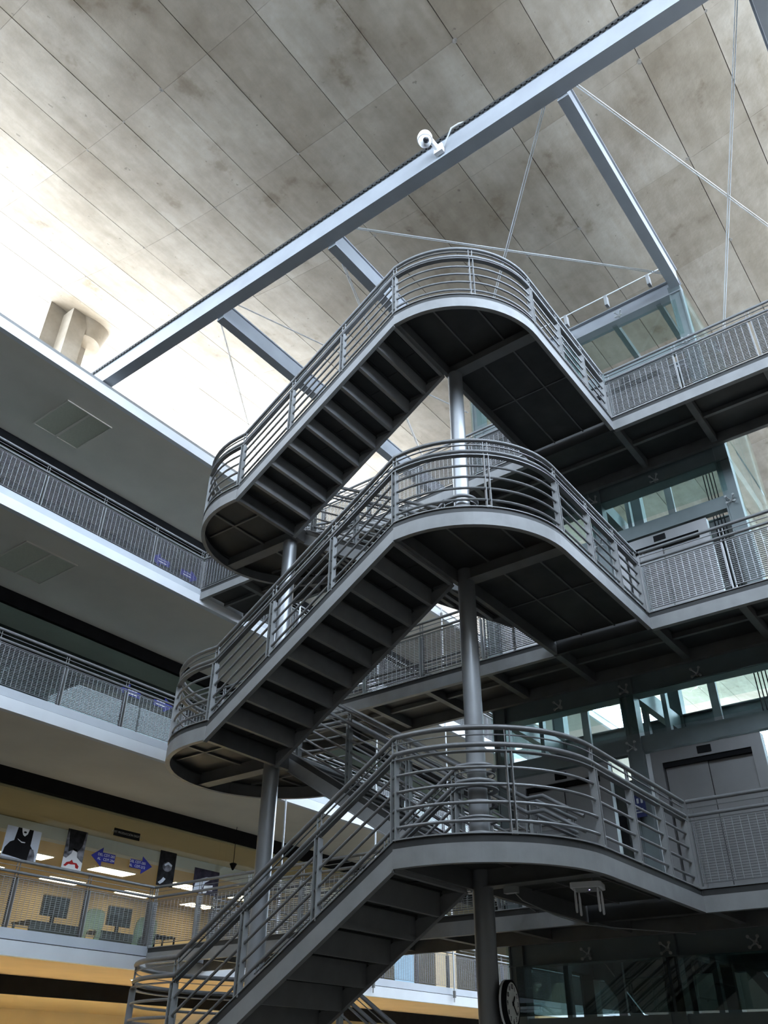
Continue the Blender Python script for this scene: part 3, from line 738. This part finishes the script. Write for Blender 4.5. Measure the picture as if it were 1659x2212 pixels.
# ================================================================== SIGNS AND POSTERS ON THE GLASS
SC = YG/15.6 - 0.0008
def pg(x, z): return x*SC, CAMZ+(z-CAMZ)*SC
YP = YG-0.012
def plate(name, poly, m, parent=None, d=0.0, th=0.004):
    P = [pg(*p) for p in poly]
    return MB().prism(P, 0, th, lambda a, b, q: (a, YP-d-q, b)).build(name, m, parent)
def put_text(body, x, z, size, parent, m=WHT, d=0.006):
    me = text_mesh(body, size, m); o = bpy.data.objects.new('lettering', me); C.objects.link(o); o.parent = parent
    X, Z = pg(x, z); o.location = (X, YP-d, Z); o.rotation_euler = (PI/2, 0, 0)
    return o
AL = [(10.66, 5.43), (10.93, 5.62), (10.93, 5.525), (11.25, 5.525), (11.25, 5.35), (10.93, 5.35), (10.93, 5.25)]
AR = [(11.64, 5.525), (11.95, 5.525), (11.95, 5.62), (12.23, 5.45), (11.95, 5.265), (11.95, 5.355), (11.64, 5.355)]
a = tag(plate('arrow_sign', AL, BLUE), 'blue left-pointing arrow sign on the lit glass between the posters', 'sign', 'blue arrow signs')
put_text('DEL CDT-201', 11.03, 5.475, 0.075, a); put_text('AL   CDT-204', 11.03, 5.395, 0.075, a)
a = tag(plate('arrow_sign', AR, BLUE), 'blue right-pointing arrow sign on the lit glass beside the smoky poster', 'sign', 'blue arrow signs')
put_text('DEL CDT-205', 11.835, 5.48, 0.075, a); put_text('AL   CDT-212', 11.835, 5.40, 0.075, a)
for dz, lv in ((3.55, 'middle'), (7.13, 'top')):
    for A, s, x in ((AL, 'left', 11.0), (AR, 'right', 11.83)):
        zoff = [(p[0]+(-0.10 if lv == 'middle' else 0.06), p[1]+dz) for p in A]
        a = tag(plate('arrow_sign', zoff, BLUE), 'blue %s-pointing arrow sign behind the %s gallery railing' % (s, lv), 'sign', 'blue arrow signs')
        for zz in (0.045, -0.04):
            for q in (-0.11, -0.02, 0.07):
                X = x+(-0.10 if lv == 'middle' else 0.06)+q
                plate('lettering', [(X, 5.44+zz+dz-0.012), (X+0.075, 5.44+zz+dz-0.012), (X+0.075, 5.44+zz+dz+0.012), (X, 5.44+zz+dz+0.012)], WHT, a, 0.005, 0.002)
s = tag(plate('room_sign', [(11.10, 6.05), (11.78, 6.05), (11.78, 5.90), (11.10, 5.90)], BLACK, None, 0, 0.012), 'black room name board high on the lit glass', 'sign')
put_text('POST PRODUCCIÓN DIGITAL', 11.44, 5.975, 0.062, s, GREYP, 0.014)
# posters
def ell(cx, cz, rx, rz, n=18, a0=0, a1=2*PI): return [(cx+rx*math.cos(a0+(a1-a0)*i/n), cz+rz*math.sin(a0+(a1-a0)*i/n)) for i in range(n)]
p = tag(plate('poster', [(8.72, 5.64), (9.46, 5.64), (9.46, 5.07), (8.72, 5.07)], PBG), 'pale poster of a dark-haired figure in black, leftmost on the lit glass', 'poster', 'posters on the lit glass')
plate('print', [(8.74, 5.13), (8.76, 5.25), (8.84, 5.36), (8.92, 5.40), (8.95, 5.64), (9.28, 5.64), (9.28, 5.36), (9.36, 5.27), (9.40, 5.10), (9.2, 5.09), (8.9, 5.12)], BLACK, p, 0.004, 0.001)
plate('print', [(9.03, 5.64), (9.19, 5.64), (9.17, 5.55), (9.12, 5.50), (9.08, 5.52), (9.05, 5.57)], WHT, p, 0.005, 0.001)
plate('print', [(8.98, 5.44), (9.0, 5.42), (9.08, 5.38), (9.15, 5.385), (9.16, 5.40), (9.08, 5.40)], WHT, p, 0.005, 0.001)
plate('print', ell(9.11, 5.575, 0.032, 0.018), BLACK, p, 0.006, 0.001)
plate('print', [(9.29, 5.30), (9.36, 5.30), (9.41, 5.20), (9.42, 5.09), (9.27, 5.09)], PGRY, p, 0.0055, 0.001)
p = tag(plate('poster', [(10.03, 5.83), (10.49, 5.83), (10.49, 5.08), (10.03, 5.08)], PGRY), 'tall black and white poster with a red shape near its foot', 'poster', 'posters on the lit glass')
plate('print', [(10.06, 5.83), (10.46, 5.83), (10.42, 5.55), (10.33, 5.42), (10.22, 5.45), (10.12, 5.40), (10.10, 5.6)], PDRK, p, 0.004, 0.001)
plate('print', [(10.03, 5.085), (10.03, 5.30), (10.10, 5.28), (10.20, 5.38), (10.24, 5.50), (10.27, 5.46), (10.32, 5.48), (10.34, 5.33), (10.43, 5.27), (10.49, 5.24), (10.49, 5.085)], WHT, p, 0.004, 0.001)
plate('print', [(10.07, 5.14), (10.13, 5.21), (10.20, 5.23), (10.24, 5.27), (10.28, 5.22), (10.36, 5.22), (10.42, 5.17), (10.41, 5.12), (10.35, 5.13), (10.33, 5.19), (10.24, 5.18), (10.18, 5.18), (10.12, 5.13)], RED, p, 0.006, 0.001)
p = tag(plate('poster', [(12.40, 5.83), (12.86, 5.83), (12.86, 5.12), (12.40, 5.12)], PDRK), 'tall dark smoky poster beside the right-pointing arrow', 'poster', 'posters on the lit glass')
plate('print', ell(12.64, 5.52, 0.13, 0.10), PGRY, p, 0.004, 0.001)
plate('print', [(12.55, 5.56), (12.66, 5.62), (12.77, 5.57), (12.76, 5.53), (12.66, 5.57), (12.57, 5.52)], PBG, p, 0.005, 0.001)
plate('print', [(12.44, 5.18), (12.52, 5.24), (12.57, 5.30), (12.64, 5.27), (12.58, 5.20), (12.50, 5.15)], PBG, p, 0.005, 0.001)
p = tag(plate('poster', [(13.43, 5.64), (14.19, 5.64), (14.19, 5.12), (13.43, 5.12)], PPUR), 'wide dark violet poster with a pale curved shape, rightmost on the lit glass', 'poster', 'posters on the lit glass')
plate('print', [(13.44, 5.14), (13.50, 5.34), (13.62, 5.42), (13.80, 5.48), (13.98, 5.50), (13.90, 5.42), (13.78, 5.36), (13.70, 5.22), (13.68, 5.13)], PBG, p, 0.004, 0.001)
plate('print', [(13.76, 5.30), (14.02, 5.34), (14.02, 5.22), (13.86, 5.20), (13.84, 5.14), (13.74, 5.14)], WHT, p, 0.005, 0.001)
t = thing('pendant_detector', 'small dark cone detector below the room ceiling right of the posters', 'detector', (14.92, YG-0.25, 5.95))
MB().lathe([(0.02, -0.10), (0.09, 0.04), (0.05, 0.06)], (0, 0, 0)).build('cone', BLACK, t, True); MB().tube([(0, 0, 0.05), (0, 0, 0.905)], 0.008, 6).build('stem', BLACK, t)

# ================================================================== FURNITURE IN THE LIT ROOM
def desk(x, lab):
    t = thing('computer_desk', lab, 'desk', (x, 17.35, 3.6), 'computer desks in the tan room')
    MB().box(-0.7, 0.7, -0.35, 0.35, 0.70, 0.73).build('desk_top', DESKM, t); MB().box(-0.68, 0.68, -0.33, -0.31, 0.15, 0.70).build('modesty_panel', DESKM, t)
    for sx in (-0.66, 0.66):
        for sy in (-0.30, 0.30): MB().box(sx-0.02, sx+0.02, sy-0.02, sy+0.02, 0, 0.70).build('leg', GREYP, t)
def monitor(x, lab):
    t = thing('monitor', lab, 'monitor', (x, 17.35, 4.33), 'monitors in the tan room')
    MB().box(-0.32, 0.32, -0.02, 0.025, 0.17, 0.56).build('screen', SCREEN, t); MB().box(-0.04, 0.04, 0.0, 0.04, 0.0, 0.2).build('stand', BLACK, t); MB().box(-0.14, 0.14, -0.09, 0.10, 0, 0.015).build('foot', BLACK, t)
def chair(x, y, rz, lab):
    t = thing('shell_chair', lab, 'chair', (x, y, 3.6), 'green shell chairs'); t.rotation_euler[2] = rz
    prof = [(-0.24, 0.46), (0.0, 0.43), (0.18, 0.45), (0.235, 0.60), (0.26, 0.78), (0.25, 0.98), (0.225, 1.02)]
    mb = MB()
    for i, (a, b) in enumerate(zip(prof[:-1], prof[1:])):
        wd0 = 0.27 if i < 5 else 0.25; c = Vector((0, (a[0]+b[0])/2, (a[1]+b[1])/2)); dv = Vector((0, b[0]-a[0], b[1]-a[1])); nn = Vector((1, 0, 0)).cross(dv).normalized()
        if i >= 3: continue
        if i in (2,): 
            for q in (-1, 1): mb.obox(c+Vector((q*0.2, 0, 0)), (0.07, 0, 0), dv*0.52, nn*0.012)
        else: mb.obox(c, (wd0, 0, 0), dv*0.52, nn*0.012)
    out = [(-0.25, 0.56), (-0.27, 0.72), (-0.26, 0.90), (-0.215, 0.985), (-0.12, 1.02), (0.12, 1.02), (0.215, 0.985), (0.26, 0.90), (0.27, 0.72), (0.25, 0.56), (0.17, 0.60), (0.08, 0.635), (-0.08, 0.635), (-0.17, 0.60)]
    mb.prism(out, 0.0, 0.022, lambda a, b, q: (a, 0.215+0.16*(b-0.5)+q-0.35*a*a, b))
    mb.build('shell', CHAIRG, t)
    for sx in (-0.22, 0.22):
        for sy in (-0.2, 0.2): MB().tube([(sx*0.9, sy*0.8, 0.44), (sx, sy, 0.0)], 0.013, 8).build('leg', WIRE, t)
for x, l in ((8.9, 'dark computer desk at the far left of the tan room'), (11.2, 'dark computer desk under the left black monitor'), (12.9, 'dark computer desk under the right black monitor')): desk(x, l)
for x, l in ((9.5, 'black monitor cut by the left edge, in the tan room'), (11.22, 'black monitor in the middle of the tan room behind the mesh'), (12.9, 'black monitor nearest the walkway corner in the tan room')): monitor(x, l)
chair(11.62, 16.75, 0.15+PI, 'sage green shell chair between the two black monitors'); chair(13.05, 16.75, -0.1+PI, 'sage green shell chair nearest the walkway corner')
t = thing('work_stool', 'low dark metal trolley behind the railing corner of the lowest gallery', 'trolley', (13.75, 16.9, 3.6))
for z0 in (0.25, 0.72): MB().box(-0.3, 0.3, -0.22, 0.22, z0, z0+0.03).build('shelf', BLACK, t)
for sx in (-0.28, 0.28):
    for sy in (-0.2, 0.2): MB().box(sx-0.015, sx+0.015, sy-0.015, sy+0.015, 0, 0.74).build('leg', BLACK, t)
# partition screens further along the lowest gallery
for x, w_, m, lab in ((21.2, 0.9, SKYW, 'sky blue board standing behind the lowest gallery railing, beyond the column'), (19.4, 1.0, CHAIRG, 'sage green panel behind the lowest gallery railing, left of the blue board'), (23.3, 1.1, TANW, 'tan cabinet behind the lowest gallery railing, right of the blue board')):
    t = thing('standing_board', lab, 'board', (x, 15.4, 3.6), 'boards on the far lowest gallery')
    MB().box(-w_/2, w_/2, -0.02, 0.02, 0.2, 1.9).build('panel', m, t)
    for sx in (-1, 1): MB().box(sx*w_/2-0.02, sx*w_/2+0.02, -0.2, 0.2, 0, 0.2).build('foot', BLACK, t)

DISCS = [(10.26, 3.88, 'round warm glowing disc low behind the mesh below the middle monitor'), (11.47, 3.87, 'round warm glowing disc low behind the mesh below the right monitor')]
for x, z, lab in DISCS:  # small bright spots drawn as glowing discs on added stems
    t = thing('glow_disc', lab, 'lamp', (x, 16.0, 3.6), 'round glowing discs on the lowest gallery')
    MB().lathe([(0.06, 0.0), (0.05, z-3.63)], (0, 0, 0), n=16).build('stem', BLACK, t, True); MB().lathe([(0.05, z-3.63), (0.12, z-3.60), (0.11, z-3.585)], (0, 0, 0), n=20).build('glowing_head', LAMPD, t, True)

# ================================================================== SMALL THINGS ON THE STAIR
# clock on the right column
ca = math.radians(-80); nx = Vector((math.cos(ca), math.sin(ca), 0)); cc = Vector((XB+0.10, 4.80-0.19, 2.335)); sd = Vector((-nx.y, nx.x, 0))
ck = thing('wall_clock', 'round black-rimmed clock mounted on the right stair column', 'clock', tuple(cc))
MB().lathe([(0.20, -0.06), (0.205, -0.03), (0.205, 0.012), (0.185, 0.018), (0.1835, 0.004)], (0, 0, 0), nx, 40).build('rim', BLACK, ck, True)
MB().lathe([(0.207, -0.05), (0.209, -0.04), (0.207, -0.03)], (0, 0, 0), nx, 40).build('rim_band', WHT, ck, True)
MB().lathe([(0.184, 0.0), (0.184, 0.012)], (0, 0, 0), nx, 40).build('face', paint('clock_face', (0.80, 0.80, 0.75), 0.5, 0, 0.03, 9), ck)
MB().obox(-nx*0.08, nx*0.03, sd*0.03, (0, 0, 0.05)).build('bracket', BLACK, ck)
rot = Matrix((sd, Vector((0, 0, 1)), nx)).transposed().to_euler()
for hnum in range(1, 13):
    me = text_mesh(str(hnum), 0.058, BLACK); o = bpy.data.objects.new('numeral', me); C.objects.link(o); o.parent = ck
    a = PI/2-hnum*PI/6; o.location = nx*0.014+sd*(0.145*math.cos(a))+Vector((0, 0, 0.145*math.sin(a))); o.rotation_euler = rot
for nm, a, ln, wd in (('hour_hand', PI/2-math.radians(40), 0.085, 0.008), ('minute_hand', PI/2-math.radians(134), 0.125, 0.006)):
    dv = sd*math.cos(a)+Vector((0, 0, math.sin(a))); MB().obox(nx*0.018+dv*ln*0.4, dv*ln*0.6, dv.cross(nx)*wd, nx*0.002).build(nm, BLACK, ck)
MB().lathe([(0.012, 0.014), (0.012, 0.024)], (0, 0, 0), nx, 12).build('hub', BLACK, ck)
# wireless router under the lowest landing
rt = thing('wireless_router', 'white wireless router with four aerials under the lowest landing', 'router', (8.22, 3.74, 3.335)); rt.rotation_euler[2] = 0.25
b = MB().prism([(-0.11, -0.15), (0.11, -0.15), (0.13, -0.13), (0.13, 0.13), (0.11, 0.15), (-0.11, 0.15), (-0.13, 0.13), (-0.13, -0.13)], -0.05, 0.0).build('case', WHT, rt)
MB().prism([(-0.10, -0.12), (0.10, -0.12), (0.10, 0.12), (-0.10, 0.12)], -0.06, -0.05).build('base', GREYP, rt)
for x, y in ((-0.10, -0.11), (-0.10, 0.11), (0.10, -0.11), (0.10, 0.11)): MB().lathe([(0.007, -0.27), (0.012, -0.26), (0.012, -0.12), (0.006, -0.055)], (x, y, 0), n=10).build('aerial', WHT, rt, True)
MB().lathe([(0.006, -0.063), (0.006, -0.058)], (-0.03, -0.02, 0), n=8).build('led', LEDB, rt)
MB().box(-0.05, 0.05, -0.05, 0.05, 0.0, 0.195).build('mount', GREYP, rt)
jb = tag(MB().box(7.93, 8.0, 4.38, 4.52, 3.28, 3.34).build('junction_box', GREYP), 'small grey junction box beside the right column head under the lowest landing', 'junction box')
cd = tag(MB().tube([(8.0, 4.45, 3.31), (8.5, 4.62, 3.30), (9.4, 4.7, 3.27), (10.2, 4.72, 3.27), (10.7, 4.5, 3.27), (11.9, 4.0, 3.3)], 0.006, 6).build('cable_run', GREYP, None, True), 'thin grey cable running under the lowest landing', 'cable')
